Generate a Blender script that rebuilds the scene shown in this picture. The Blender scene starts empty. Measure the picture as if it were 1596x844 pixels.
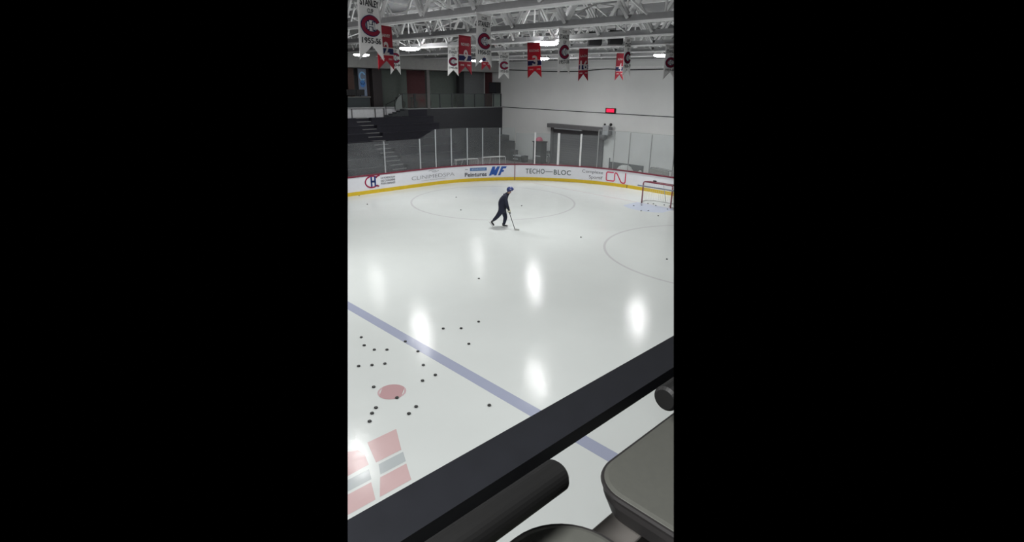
import bpy, bmesh, math, random
from mathutils import Vector, Matrix
random.seed(7)
PI = math.pi
S = bpy.context.scene
COL = S.collection

# ------------------------------------------------------------------ camera
EYE = Vector((-7.2257, -15.8253, 6.2936))
FWD = Vector((0.6640602, 0.6738999, -0.3238563)).normalized()
RGT = Vector((0.7159967, -0.6979236, 0.0158533)).normalized()
UPV = RGT.cross(FWD).normalized()
FPX = 853.07
cd = bpy.data.cameras.new('camera'); cam = bpy.data.objects.new('camera', cd); COL.objects.link(cam)
M = Matrix((RGT, UPV, -FWD)).transposed().to_4x4(); M.translation = EYE
cam.matrix_world = M
cd.sensor_fit = 'HORIZONTAL'; cd.sensor_width = 36.0; cd.lens = FPX*36.0/1596.0
cd.clip_start = 0.05; cd.clip_end = 300
S.camera = cam
# ------------------------------------------------------------------ world, colour, lamps
w = bpy.data.worlds.new('world'); S.world = w; w.use_nodes = True
w.node_tree.nodes['Background'].inputs[0].default_value = (0, 0, 0, 1)
w.node_tree.nodes['Background'].inputs[1].default_value = 0.0
S.view_settings.view_transform = 'Standard'; S.view_settings.look = 'None'
S.view_settings.gamma = 1.0; S.view_settings.use_curve_mapping = False
S.view_settings.exposure = 0.31
LENS_E = 62.0
LAMP_Z = 7.88
LAMP_W = 104.0
SEEN = [(9.9, 9.2), (10.75, .65), (21.2, 1.5), (12.2, 18.0), (21.9, 17.8), (21.2, 10.6)]        # fixtures the photograph shows
LAMPS_AND_FILLS = SEEN + [(1.2, -8.0), (1.2, 1.0), (1.2, 10.0), (1.2, 18.2), (11.0, -8.0), (20.7, -8.0), (-8.6, -8.0), (-8.6, 1.0), (-8.6, -15.5), (1.2, -15.5)]  # the last four are unseen lights added to brighten the near balcony
for (x, y) in LAMPS_AND_FILLS:
    ld = bpy.data.lights.new('lamp_or_fill', 'AREA'); ld.shape = 'DISK'; ld.size = 0.7
    ld.energy = LAMP_W*(.3 if y > 15 else .75 if y > 9.5 else 2.4 if (x, y) == (1.2, 1.0) else 1.5 if x < 0 else 1.0); ld.color = (1.0, 1.0, 0.985); ld.spread = math.radians(158)
    lo = bpy.data.objects.new('lamp_or_fill', ld); COL.objects.link(lo); lo.location = (x, y, LAMP_Z-0.13)
for (x, y) in ((-8.6, -8.0), (-8.6, 1.0), (-8.6, -15.5), (1.2, -15.5)):     # added unseen point fills that brighten the walls from the side
    lp = bpy.data.lights.new('fill_glow', 'POINT'); lp.energy = 420; lp.shadow_soft_size = .3
    po = bpy.data.objects.new('fill_glow', lp); COL.objects.link(po); po.location = (x, y, LAMP_Z-.2)

# the photographed part of the rink: everything that runs on past it stops at these two planes
CUTS = [(EYE, (FWD*FPX + RGT*(542-798)).normalized().cross(UPV)*-1),
        (EYE, (FWD*FPX + RGT*(1050-798)).normalized().cross(UPV))]

# ------------------------------------------------------------------ materials
MATS = {}
def mat(name, col, rough=0.6, metal=0.0, noise=0.06, nscale=6.0, bump=0.0, spec=0.5, emit=None):
    if name in MATS: return MATS[name]
    m = bpy.data.materials.new(name); m.use_nodes = True
    nt = m.node_tree; b = nt.nodes['Principled BSDF']
    b.inputs['Roughness'].default_value = rough; b.inputs['Metallic'].default_value = metal
    b.inputs['Specular IOR Level'].default_value = spec
    tc = nt.nodes.new('ShaderNodeTexCoord'); n = nt.nodes.new('ShaderNodeTexNoise')
    n.inputs['Scale'].default_value = nscale; n.inputs['Detail'].default_value = 4
    nt.links.new(tc.outputs['Object'], n.inputs['Vector'])
    r = nt.nodes.new('ShaderNodeValToRGB')
    c = list(col)
    r.color_ramp.elements[0].position = .3; r.color_ramp.elements[1].position = .7
    r.color_ramp.elements[0].color = [v*(1-noise) for v in c]+[1]
    r.color_ramp.elements[1].color = [min(1, v*(1+noise)) for v in c]+[1]
    nt.links.new(n.outputs['Fac'], r.inputs['Fac']); nt.links.new(r.outputs['Color'], b.inputs['Base Color'])
    if bump:
        bp = nt.nodes.new('ShaderNodeBump'); bp.inputs['Strength'].default_value = bump
        nt.links.new(n.outputs['Fac'], bp.inputs['Height']); nt.links.new(bp.outputs['Normal'], b.inputs['Normal'])
    if emit:
        b.inputs['Emission Color'].default_value = (*emit[0], 1); b.inputs['Emission Strength'].default_value = emit[1]
    MATS[name] = m
    return m

def ice_mat(name, col, noise=0.03):
    m = bpy.data.materials.new(name); m.use_nodes = True
    nt = m.node_tree; b = nt.nodes['Principled BSDF']; L = nt.links
    tc = nt.nodes.new('ShaderNodeTexCoord')
    n = nt.nodes.new('ShaderNodeTexNoise'); n.inputs['Scale'].default_value = .35; n.inputs['Detail'].default_value = 5
    L.new(tc.outputs['Object'], n.inputs['Vector'])
    r = nt.nodes.new('ShaderNodeValToRGB'); r.color_ramp.elements[0].position = .3; r.color_ramp.elements[1].position = .7
    r.color_ramp.elements[0].color = [v*(1-noise) for v in col]+[1]; r.color_ramp.elements[1].color = [min(1, v*(1+noise)) for v in col]+[1]
    L.new(n.outputs['Fac'], r.inputs['Fac']); L.new(r.outputs['Color'], b.inputs['Base Color'])
    # skate scratches: stretched noise in two directions, and a slow ripple of the flooded surface
    n2 = nt.nodes.new('ShaderNodeTexNoise'); n2.inputs['Scale'].default_value = 2.2; n2.inputs['Detail'].default_value = 6
    n2.inputs['Roughness'].default_value = .65
    L.new(tc.outputs['Object'], n2.inputs['Vector'])
    mr = nt.nodes.new('ShaderNodeMapRange'); mr.inputs[1].default_value = .3; mr.inputs[2].default_value = .7
    mr.inputs[3].default_value = .08; mr.inputs[4].default_value = .2
    L.new(n2.outputs['Fac'], mr.inputs[0]); L.new(mr.outputs[0], b.inputs['Roughness'])
    mp = nt.nodes.new('ShaderNodeMapping'); mp.inputs['Scale'].default_value = (1.5, 30, 1); mp.inputs['Rotation'].default_value = (0, 0, .9)
    n3 = nt.nodes.new('ShaderNodeTexNoise'); n3.inputs['Scale'].default_value = 1.0; n3.inputs['Detail'].default_value = 3
    n3.inputs['Distortion'].default_value = 1.5
    L.new(tc.outputs['Object'], mp.inputs['Vector']); L.new(mp.outputs[0], n3.inputs['Vector'])
    bp = nt.nodes.new('ShaderNodeBump'); bp.inputs['Strength'].default_value = .035; bp.inputs['Distance'].default_value = .05
    L.new(n3.outputs['Fac'], bp.inputs['Height']); L.new(bp.outputs['Normal'], b.inputs['Normal'])
    b.inputs['IOR'].default_value = 1.31; b.inputs['Specular IOR Level'].default_value = .16
    return m

def glass_mat(name, haze, tint=(.93, .95, .95), hazecol=(.8, .82, .84)):
    m = bpy.data.materials.new(name); m.use_nodes = True
    nt = m.node_tree; nt.nodes.clear(); L = nt.links
    out = nt.nodes.new('ShaderNodeOutputMaterial')
    t = nt.nodes.new('ShaderNodeBsdfTransparent'); t.inputs[0].default_value = (*tint, 1)
    g = nt.nodes.new('ShaderNodeBsdfGlossy'); g.inputs['Roughness'].default_value = .08
    d = nt.nodes.new('ShaderNodeBsdfDiffuse'); d.inputs[0].default_value = (*hazecol, 1)
    n = nt.nodes.new('ShaderNodeTexNoise'); n.inputs['Scale'].default_value = 1.5; n.inputs['Detail'].default_value = 5
    tc = nt.nodes.new('ShaderNodeTexCoord'); L.new(tc.outputs['Object'], n.inputs['Vector'])
    mr = nt.nodes.new('ShaderNodeMapRange'); mr.inputs[3].default_value = haze*.5; mr.inputs[4].default_value = haze*1.5
    L.new(n.outputs['Fac'], mr.inputs[0])
    m1 = nt.nodes.new('ShaderNodeMixShader'); L.new(mr.outputs[0], m1.inputs[0]); L.new(t.outputs[0], m1.inputs[1]); L.new(d.outputs[0], m1.inputs[2])
    lw = nt.nodes.new('ShaderNodeLayerWeight'); pw = nt.nodes.new('ShaderNodeMath'); pw.operation = 'POWER'; pw.inputs[1].default_value = 4
    fr = nt.nodes.new('ShaderNodeMath'); fr.operation = 'MULTIPLY_ADD'; fr.inputs[1].default_value = .5; fr.inputs[2].default_value = .025
    L.new(lw.outputs['Facing'], pw.inputs[0]); L.new(pw.outputs[0], fr.inputs[0])
    m2 = nt.nodes.new('ShaderNodeMixShader'); L.new(fr.outputs[0], m2.inputs[0]); L.new(m1.outputs[0], m2.inputs[1]); L.new(g.outputs[0], m2.inputs[2])
    L.new(m2.outputs[0], out.inputs[0])
    return m

ICE = ice_mat('ice', (.70, .735, .72))
P_BLUE = ice_mat('ice_blue_paint', (.38, .41, .53))
P_RED = ice_mat('ice_red_paint', (.53, .34, .35))
P_LOGO = ice_mat('ice_logo_pink', (.64, .46, .46))
P_PINK = ice_mat('ice_faint_ring', (.60, .44, .46))
P_RING = ice_mat('ice_circle_line', (.585, .59, .60))
P_CREASE = ice_mat('ice_crease_blue', (.60, .66, .78))
P_STRIPE = ice_mat('ice_grey_stripe', (.48, .52, .53))
P_WHITE = ice_mat('ice_white_paint', (.74, .76, .75))
GLASS = glass_mat('rink_glass', .05)
RAILGLASS = glass_mat('rail_glass', .03, (.82, .86, .84), (.5, .55, .52))
CLEAR = glass_mat('clear_guard', .005, (.98, .98, .98))
WALL = mat('painted_block_wall', (.84, .855, .845), .8, noise=.03, nscale=.5)
STEEL = mat('white_truss_paint', (.95, .95, .95), .5, noise=.05)
STEELD = mat('grey_truss_web', (.46, .46, .47), .6)
BLACK = mat('black_plastic', (.012, .012, .014), .45)
DARK = mat('charcoal_paint', (.045, .047, .055), .7)
BOARD = mat('white_board', (.80, .81, .86), .35, noise=.015)
YEL = mat('yellow_kick', (.72, .50, .02), .45, noise=.05)
CAPR = mat('dark_red_cap', (.20, .02, .045), .45)
ALU = mat('pale_aluminium', (.62, .64, .66), .4, .3)
WHITEP = mat('white_post', (.80, .80, .80), .5)
CONC = mat('grey_concrete', (.22, .2, .2), .8, nscale=2)

# ------------------------------------------------------------------ mesh helpers
class MB:
    def __init__(s): s.bm = bmesh.new()
    def box(s, a, b):
        vs = [s.bm.verts.new((x, y, z)) for x in (a[0], b[0]) for y in (a[1], b[1]) for z in (a[2], b[2])]
        for f in ((0,1,3,2),(4,6,7,5),(0,4,5,1),(2,3,7,6),(0,2,6,4),(1,5,7,3)): s.bm.faces.new([vs[i] for i in f])
        return s
    def obox(s, a, b, wd, ht, up=(0, 0, 1)):          # bar of rectangular section from a to b
        a = Vector(a); b = Vector(b); d = (b-a).normalized(); side = d.cross(Vector(up))
        if side.length < 1e-4: side = d.cross(Vector((1, 0, 0)))
        side.normalize(); u = side.cross(d).normalized()
        vs = []
        for p in (a, b):
            for (i, j) in ((-1,-1),(1,-1),(1,1),(-1,1)): vs.append(s.bm.verts.new(p+side*(i*wd/2)+u*(j*ht/2)))
        for f in ((0,3,2,1),(4,5,6,7),(0,1,5,4),(1,2,6,5),(2,3,7,6),(3,0,4,7)): s.bm.faces.new([vs[i] for i in f])
        return s
    def tube(s, pts, r, n=8, cap=True):
        pts = [Vector(p) for p in pts]; rings = []
        rr = r if isinstance(r, (list, tuple)) else [r]*len(pts)
        for i, p in enumerate(pts):
            d = (pts[min(i+1, len(pts)-1)]-pts[max(i-1, 0)]).normalized()
            ref = Vector((0, 0, 1)) if abs(d.z) < .9 else Vector((1, 0, 0))
            a = d.cross(ref).normalized(); b = d.cross(a).normalized()
            rings.append([s.bm.verts.new(p+(a*math.cos(2*PI*k/n)+b*math.sin(2*PI*k/n))*rr[i]) for k in range(n)])
        for A, B in zip(rings, rings[1:]):
            for k in range(n): s.bm.faces.new((A[k], A[(k+1)%n], B[(k+1)%n], B[k]))
        if cap:
            s.bm.faces.new(rings[0][::-1]); s.bm.faces.new(rings[-1])
        return s
    def lathe(s, prof, c=(0, 0, 0), n=24):            # (r, z) profile round the z axis
        rings = []
        for (r, z) in prof:
            if r < 1e-5: rings.append([s.bm.verts.new((c[0], c[1], c[2]+z))])
            else: rings.append([s.bm.verts.new((c[0]+r*math.cos(2*PI*k/n), c[1]+r*math.sin(2*PI*k/n), c[2]+z)) for k in range(n)])
        for A, B in zip(rings, rings[1:]):
            for k in range(n):
                a0, a1 = A[k%len(A)], A[(k+1)%len(A)]; b0, b1 = B[k%len(B)], B[(k+1)%len(B)]
                f = [a0]
                if a1 is not a0: f.append(a1)
                if b1 is not b0: f.append(b1)
                f.append(b0)
                if len(f) >= 3: s.bm.faces.new(f)
        return s
    def poly(s, pts):
        s.bm.faces.new([s.bm.verts.new(p) for p in pts]); return s
    def prism(s, pts, vec):
        vec = Vector(vec); A = [s.bm.verts.new(p) for p in pts]; B = [s.bm.verts.new(Vector(p)+vec) for p in pts]
        s.bm.faces.new(A[::-1]); s.bm.faces.new(B)
        for k in range(len(A)): s.bm.faces.new((A[k], A[(k+1)%len(A)], B[(k+1)%len(A)], B[k]))
        return s
    def ball(s, c, r, seg=16, sc=(1, 1, 1)):
        g = bmesh.ops.create_uvsphere(s.bm, u_segments=seg, v_segments=seg//2+2, radius=r)
        for v in g['verts']: v.co = Vector((v.co.x*sc[0]+c[0], v.co.y*sc[1]+c[1], v.co.z*sc[2]+c[2]))
        return s
    def strip(s, A, B):
        a = [s.bm.verts.new(p) for p in A]; b = [s.bm.verts.new(p) for p in B]
        for k in range(len(a)-1): s.bm.faces.new((a[k], a[k+1], b[k+1], b[k]))
        return s
    def tris(s, vf, f):
        vs, fs = vf; V = [s.bm.verts.new(f(x, y)) for x, y in vs]
        for t in fs:
            try: s.bm.faces.new([V[i] for i in t])
            except ValueError: pass
        return s
    def build(s, name, m, parent=None, cut=False, smooth=False, bevel=0):
        bm = s.bm
        bmesh.ops.recalc_face_normals(bm, faces=bm.faces)
        if cut:
            mw = Matrix.Identity(4); q = parent
            while q: mw = q.matrix_basis @ mw; q = q.parent
            inv = mw.inverted()
            for (co, no) in CUTS:
                co = inv @ co; no = (inv.to_3x3() @ no).normalized()
                closed = all(len(e.link_faces) == 2 for e in bm.edges)
                g = bmesh.ops.bisect_plane(bm, geom=bm.verts[:]+bm.edges[:]+bm.faces[:], plane_co=co, plane_no=no, clear_outer=True)
                ed = [e for e in g['geom_cut'] if isinstance(e, bmesh.types.BMEdge)]
                if closed and ed: bmesh.ops.holes_fill(bm, edges=ed, sides=0)
            if not bm.faces: bm.free(); return None
            bmesh.ops.recalc_face_normals(bm, faces=bm.faces)
        me = bpy.data.meshes.new(name); bm.to_mesh(me); bm.free()
        for mm in (m if isinstance(m, (list, tuple)) else [m]): me.materials.append(mm)
        if smooth:
            for p in me.polygons: p.use_smooth = True
        o = bpy.data.objects.new(name, me); COL.objects.link(o)
        if parent: o.parent = parent
        if bevel:
            bv = o.modifiers.new('bevel', 'BEVEL'); bv.width = bevel; bv.segments = 2; bv.limit_method = 'ANGLE'
        return o

def tag(o, label, cat, group=None, kind=None):
    if o is None: return o
    if label: o['label'] = label
    if cat: o['category'] = cat
    if group: o['group'] = group
    if kind: o['kind'] = kind
    return o
def struct(o, label=None):
    if o is None: return o
    o['kind'] = 'structure'
    if label: o['label'] = label
    return o
def thing(name, label, cat, loc=(0, 0, 0), rz=0, group=None):
    o = bpy.data.objects.new(name, None); COL.objects.link(o); o.location = loc; o.rotation_euler = (0, 0, rz)
    o.empty_display_size = .1
    return tag(o, label, cat, group)

def text_tris(body, bold=0.0, spacing=1.0, shear=0.0):
    cu = bpy.data.curves.new('lettering', 'FONT'); cu.body = body; cu.offset = bold; cu.space_character = spacing
    cu.resolution_u = 3; cu.shear = shear; cu.fill_mode = 'FRONT'
    ob = bpy.data.objects.new('lettering', cu); COL.objects.link(ob)
    dg = bpy.context.evaluated_depsgraph_get(); dg.update()
    me = bpy.data.meshes.new_from_object(ob.evaluated_get(dg))
    vs = [(v.co.x, v.co.y) for v in me.vertices]; fs = [tuple(p.vertices) for p in me.polygons]
    bpy.data.objects.remove(ob); bpy.data.curves.remove(cu); bpy.data.meshes.remove(me)
    x0 = min(v[0] for v in vs); x1 = max(v[0] for v in vs); y0 = min(v[1] for v in vs); y1 = max(v[1] for v in vs)
    vs = [((x-x0)/(x1-x0), (y-y0)/(y1-y0)) for x, y in vs]
    return vs, fs
def text(mb, body, f, u0, u1, v0, v1, **kw):
    mb.tris(text_tris(body, **kw), lambda x, y: f(u0+(u1-u0)*x, v0+(v1-v0)*y)); return mb
def band(mb, f, pts, wd):                                # a flat stroke along 2-D points
    P = [Vector(p) for p in pts]; A = []; B = []
    for i, p in enumerate(P):
        d = (P[min(i+1, len(P)-1)]-P[max(i-1, 0)]).normalized(); n = Vector((-d.y, d.x))
        A.append(f(*(p+n*wd/2))); B.append(f(*(p-n*wd/2)))
    mb.strip(A, B); return mb
def ell(cx, cy, rx, ry, a0, a1, n=28):
    return [(cx+rx*math.cos(math.radians(a0+(a1-a0)*k/n)), cy+ry*math.sin(math.radians(a0+(a1-a0)*k/n))) for k in range(n+1)]

# ------------------------------------------------------------------ the rink floor and the setting
GX, BX, BY, RAD = 19.51, 22.86, 12.95, 9.3
CX, CY = BX-RAD, BY-RAD
SA = CX; SB = CX+RAD*PI/2
def per(s, z, off=0.0):                                # a point on the boards: s runs along the far side, round the corner, along the end
    s -= .33*min(1, max(0, (s-14)/13.7))
    if s <= SA: return Vector((s, BY-off, z))
    if s >= SB: return Vector((BX-off, CY-(s-SB), z))
    a = PI/2-(s-SA)/RAD
    return Vector((CX+(RAD-off)*math.cos(a), CY+(RAD-off)*math.sin(a), z))
def srange(a, b, st=.3):
    n = max(1, int(math.ceil((b-a)/st))); return [a+(b-a)*k/n for k in range(n+1)]

ss = srange(-2, 42, .3)
rim = [per(s, 0, -.02) for s in ss]
m = MB(); m.poly([(-14, -13, 0), (BX+.02, -13, 0)]+[p for p in reversed(rim)]+[(-14, BY+.02, 0)])
floor = struct(m.build('floor', ICE, cut=True), 'white rink ice with faded painted lines')
m = MB()
ro = [per(s, 0, -.02) for s in ss]
m.poly([ro[0]]+ro[1:]+[Vector((BX+.02, -20, 0)), Vector((28.2, -20, 0)), Vector((28.2, 24.6, 0)), Vector((-2, 24.6, 0))])
for v in m.bm.verts: v.co.z = -.001
struct(m.build('floor', CONC, cut=True), 'grey concrete floor round the outside of the boards')

H0 = .0025
def flat(x, y, z=H0): return Vector((x, y, z))
MB().box((-.305, -13, 0), (0, 13, H0)).build('blue_line', P_BLUE, floor, cut=True)
def ring(cx, cy, r, wd, z=H0, n=72):
    m = MB(); m.strip([(cx+(r-wd/2)*math.cos(2*PI*k/n), cy+(r-wd/2)*math.sin(2*PI*k/n), z) for k in range(n+1)],
                      [(cx+(r+wd/2)*math.cos(2*PI*k/n), cy+(r+wd/2)*math.sin(2*PI*k/n), z) for k in range(n+1)]); return m
def disc(cx, cy, r, z=H0, n=40):
    m = MB(); m.poly([(cx+r*math.cos(2*PI*k/n), cy+r*math.sin(2*PI*k/n), z) for k in range(n)]); return m
for cy in (6.71, -6.71):
    o = ring(13.41, cy, 4.57, .10).build('faceoff_circle', P_RING, floor, cut=True)
o = ring(-1.83, -6.74, .28, .045).build('spot_ring', P_PINK, floor, cut=True)
m = MB()
pts = [(-1.83+.3*math.cos(2*PI*k/40), -6.74+.3*math.sin(2*PI*k/40)) for k in range(41)]
q_ = []
for x, y in pts[:-1]:
    dx, dy = x+1.83, y+6.74; a_ = dx*.716-dy*.698; b_ = dx*.698+dy*.716; a_ = max(-.235, min(.235, a_)); q_.append((-1.83+a_*.716+b_*.698, -6.74-a_*.698+b_*.716, H0+.001))
m.poly(q_)
m.build('faceoff_spot', P_RED, floor, cut=True)
# goal crease: half round with straight shoulders
cr = [(GX, 1.22)]+[(GX-1.83*math.cos(a), 1.83*math.sin(a)) for a in [math.asin(1.22/1.83)*(1-2*k/20) for k in range(21)]]+[(GX, -1.22)]
MB().poly([(x, y, H0) for x, y in cr]).build('goal_crease', P_CREASE, floor, cut=True)
MB().box((GX-.025, -13, 0), (GX+.025, 13, H0*.6)).build('goal_line', P_PINK, floor, cut=True)
# the sponsor-like painted block by the near boards: jersey stripes with white gaps
def quad(name, pts, mt, z):
    return MB().poly([(x, y, z) for x, y in pts]).build(name, mt, floor, cut=True)
quad('logo_patch', [(-3.12,-7.94),(-2.5,-7.94),(-2.78,-8.54),(-3.3,-8.54)], P_LOGO, H0)
quad('logo_patch', [(-3.29,-8.61),(-2.79,-8.61),(-2.9,-8.86),(-3.41,-8.86)], P_STRIPE, H0)
quad('logo_patch', [(-3.45,-8.92),(-2.93,-8.92),(-3.1,-9.32),(-3.7,-9.32)], P_LOGO, H0)
quad('logo_patch', [(-3.95,-7.94),(-3.5,-7.94),(-3.36,-8.02),(-3.33,-8.2),(-3.42,-8.5),(-4.2,-8.54)], P_LOGO, H0)
quad('logo_patch', [(-4.2,-8.61),(-3.48,-8.61),(-3.58,-8.86),(-4.3,-8.86)], P_STRIPE, H0)
quad('logo_patch', [(-4.4,-8.92),(-3.62,-8.92),(-3.78,-9.32),(-4.6,-9.32)], P_LOGO, H0)

# end wall, far wall, roof
struct(MB().box((28, -16, 0), (28.3, 24.6, 9.9)).build('wall_end', WALL, cut=True), 'pale grey painted end wall behind the boards')
def roof_mat():
    m = mat('roof_deck', (.23, .23, .24), .7); nt = m.node_tree; b = nt.nodes['Principled BSDF']
    tc = nt.nodes.new('ShaderNodeTexCoord'); wv = nt.nodes.new('ShaderNodeTexWave'); wv.bands_direction = 'X'
    wv.inputs['Scale'].default_value = 1.1; bp = nt.nodes.new('ShaderNodeBump'); bp.inputs['Strength'].default_value = .8
    nt.links.new(tc.outputs['Object'], wv.inputs['Vector']); nt.links.new(wv.outputs['Fac'], bp.inputs['Height'])
    nt.links.new(bp.outputs['Normal'], b.inputs['Normal']); return m
struct(MB().box((-12, -18, 9.85), (28.3, 25, 10.0)).build('ceiling', roof_mat(), cut=True), 'grey ribbed metal roof deck above the trusses')
struct(MB().box((28-.12, -16, 7.47), (28, 21.5, 7.58)).build('trim_1', STEEL, cut=True), 'pale ledge along the top of the end wall')
struct(MB().box((28-.03, -16, 4.26), (28, 21.5, 4.31)).build('trim_2', DARK, cut=True), 'thin dark conduit line across the end wall')
cb = [(27.93, 21.4, 7.42), (27.93, 19, 7.36), (27.93, 17, 7.28), (27.93, 14.5, 7.24), (27.93, 12.6, 7.26), (27.93, 11.5, 7.35), (27.93, 10.2, 7.42),
      (27.93, 8.6, 7.35), (27.93, 6.5, 7.36), (27.93, 4.5, 7.4), (27.93, 2.5, 7.3), (27.93, 0, 7.35)]
tag(MB().tube(cb, .035, 6).build('cable', BLACK, cut=True), 'black sagging cable strung along the top of the end wall', 'cable')

# roller shutter door in the end wall
GREYD = mat('shutter_grey', (.135, .135, .14), .6, noise=.04)
GREYB = mat('shutter_hood_grey', (.15, .15, .155), .6)
m = MB(); n = 34
prof = []
for k in range(n+1): prof += [(27.945 if k % 2 else 27.955, 2.98*k/n)]
m.strip([(x, 10.2, z) for x, z in prof], [(x, 15.3, z) for x, z in prof]); d = struct(m.build('door_1', GREYD), 'wide grey roller shutter door in the end wall')
MB().box((27.45, 9.95, 2.93), (27.99, 15.55, 3.24)).build('shutter_hood', GREYB, d, bevel=.03)
MB().box((27.8, 15.2, 0), (27.99, 15.42, 2.93)).build('side_rail', GREYB, d)
MB().box((27.8, 10.05, 0), (27.99, 10.25, 2.93)).build('side_rail', GREYB, d)
MB().box((27.5, 11.9, 2.86), (27.6, 14.8, 2.93)).build('edge_strip', ALU, d)
t = thing('door_motor', 'grey shutter motor and white control box right of the shutter hood', 'motor', (27.7, 9.7, 2.6))
MB().box((-.15, -.28, .1), (.2, .26, .82)).build('control_box', ALU, t, bevel=.02)
MB().tube([(-.1, -.02, -.08), (-.1, .4, -.08)], .2, 14).build('motor_body', GREYB, t)
MB().ball((-.2, .32, -.1), .09).build('gear_cap', ALU, t, smooth=True)
MB().box((-.1, -.5, .1), (.1, -.3, .7)).build('relay_box', GREYB, t)
MB().ball((-.1, -.45, .9), .11).build('warning_beacon', BLACK, t, smooth=True)
MB().ball((-.1, .1, .88), .08).build('warning_beacon', BLACK, t, smooth=True)
# red lit sign
t = thing('exit_sign', 'small glowing red lit sign high on the end wall', 'sign', (28, 9.6, 4.5))
MB().box((-.14, -.44, -.2), (0, .44, .17)).build('sign_box', mat('sign_case', (.03, .01, .012), .4), t, bevel=.015)
MB().box((-.15, -.36, -.13), (-.139, .33, .11)).build('lit_face', mat('red_glow', (.3, .0, .01), .4, emit=((1, .015, .06), 1.3)), t)
# mezzanine along the far side
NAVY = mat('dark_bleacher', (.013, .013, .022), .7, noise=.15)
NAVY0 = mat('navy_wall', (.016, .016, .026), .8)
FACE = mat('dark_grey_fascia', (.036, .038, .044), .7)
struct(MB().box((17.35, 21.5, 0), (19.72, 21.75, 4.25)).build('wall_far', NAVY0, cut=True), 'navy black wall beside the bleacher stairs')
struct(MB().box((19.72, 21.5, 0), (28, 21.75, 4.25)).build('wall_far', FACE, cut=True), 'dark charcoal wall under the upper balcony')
struct(MB().box((0, 21.75, 4.05), (28, 25.2, 4.25)).build('floor', CONC, cut=True), 'upper balcony floor behind the glass railing')
m = MB().box((0, 21.5, 3.2), (17.35, 21.75, 4.42)); struct(m.build('wall_parapet', mat('white_parapet', (.62, .63, .65), .6), cut=True), 'white panelled parapet above the bleachers')
for x in (13.1, 15.0, 15.75): struct(MB().box((x-.04, 21.44, 3.6), (x+.04, 21.5, 4.42)).build('trim_3', GREYD, cut=True))
struct(MB().box((0, 21.42, 4.38), (17.35, 21.78, 4.48)).build('trim_4', mat('parapet_cap', (.3, .31, .32), .5), cut=True))
struct(MB().box((0, 21.45, 7.18), (28, 25.3, 7.32)).build('ceiling', mat('soffit', (.22, .215, .21), .8), cut=True), 'grey soffit over the upper balcony')
struct(MB().box((0, 21.4, 7.2), (28, 21.75, 9.85)).build('wall_far_upper', mat('bulkhead_grey', (.34, .34, .33), .8), cut=True), 'grey bulkhead between soffit and roof on the far side')
GRN = mat('green_grey_wall', (.16, .185, .17), .8); MAR = mat('maroon_wall', (.13, .05, .055), .8); BRN = mat('brown_wall', (.12, .09, .09), .8)
LG = mat('light_grey_wall', (.30, .315, .325), .8)
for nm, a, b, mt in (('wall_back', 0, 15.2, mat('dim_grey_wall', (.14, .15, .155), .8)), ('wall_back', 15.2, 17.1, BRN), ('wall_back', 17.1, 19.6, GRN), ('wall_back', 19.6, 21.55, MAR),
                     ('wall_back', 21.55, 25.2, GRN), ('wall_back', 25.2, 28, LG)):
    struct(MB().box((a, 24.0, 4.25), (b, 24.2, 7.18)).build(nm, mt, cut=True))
struct(MB().box((27.9, 22.85, 4.25), (27.99, 23.75, 7.18)).build('wall_end', MAR, cut=True))
struct(MB().box((27.9, 22.85, 6.5), (27.97, 23.75, 6.52)).build('trim_5', BLACK))
tag(MB().box((24.2, 22.9, 4.25), (24.75, 23.3, 7.18)).build('pillar', mat('black_pillar', (.03, .03, .033), .7), bevel=.02), 'black square pillar left of the light grey wall panel', 'pillar')
tag(MB().box((19.83, 21.55, 4.25), (20.1, 21.8, 7.2)).build('pillar', mat('pale_column', (.15, .147, .143), .7), bevel=.01), 'slim pale column rising from the balcony edge', 'pillar')
tag(MB().box((15.5, 22.4, 4.25), (16.3, 22.9, 7.18)).build('pillar', mat('dark_brown_pillar', (.04, .033, .035), .7), bevel=.02), 'dark brown pillar behind the white parapet', 'pillar')
tag(MB().box((13.6, 22.6, 4.25), (14.1, 22.9, 7.18)).build('pillar', mat('wood_pillar', (.09, .05, .04), .7), bevel=.02, cut=True), 'narrow wood brown pillar left of the blue hanging poster', 'pillar')
# poster
t = thing('hanging_poster', 'tall pale blue poster with round blue emblem between brown pillars', 'poster', (14.75, 22.56, 6.0), 0)
MB().box((-.33, 0, -.78), (.33, .02, 1.15)).build('poster_sheet', mat('poster_blue_grey', (.24, .30, .42), .7), t)
f = lambda u, v: Vector((u, -.012, v))
m = MB(); band(m, f, ell(0, .62, .21, .27, 20, 320), .11); m.build('swirl', mat('poster_light_blue', (.3, .62, .95), .6), t)
m = MB(); m.poly([f(x, z) for x, z in ell(0, .1, .23, .25, 0, 359, 24)]); m.build('round_emblem', mat('poster_mid_blue', (.08, .26, .66), .6), t)
m = MB(); f2 = lambda u, v: Vector((u, -.018, v)); band(m, f2, [(-.16, .2), (-.06, .02), (0, .12), (.06, .02), (.16, .2)], .06); m.build('emblem_mark', mat('poster_navy', (.02, .05, .16), .6), t)
m = MB().box((-.14, -.012, -.42), (.14, -.002, -.38)); m.build('caption_bar', DARK, t)
tag(MB().box((16.75, 23.9, 5.6), (17.2, 23.99, 6.45)).build('wall_panel', LG, bevel=.01), 'small pale framed panel on the wall beside the dark pillar', 'panel')
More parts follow.
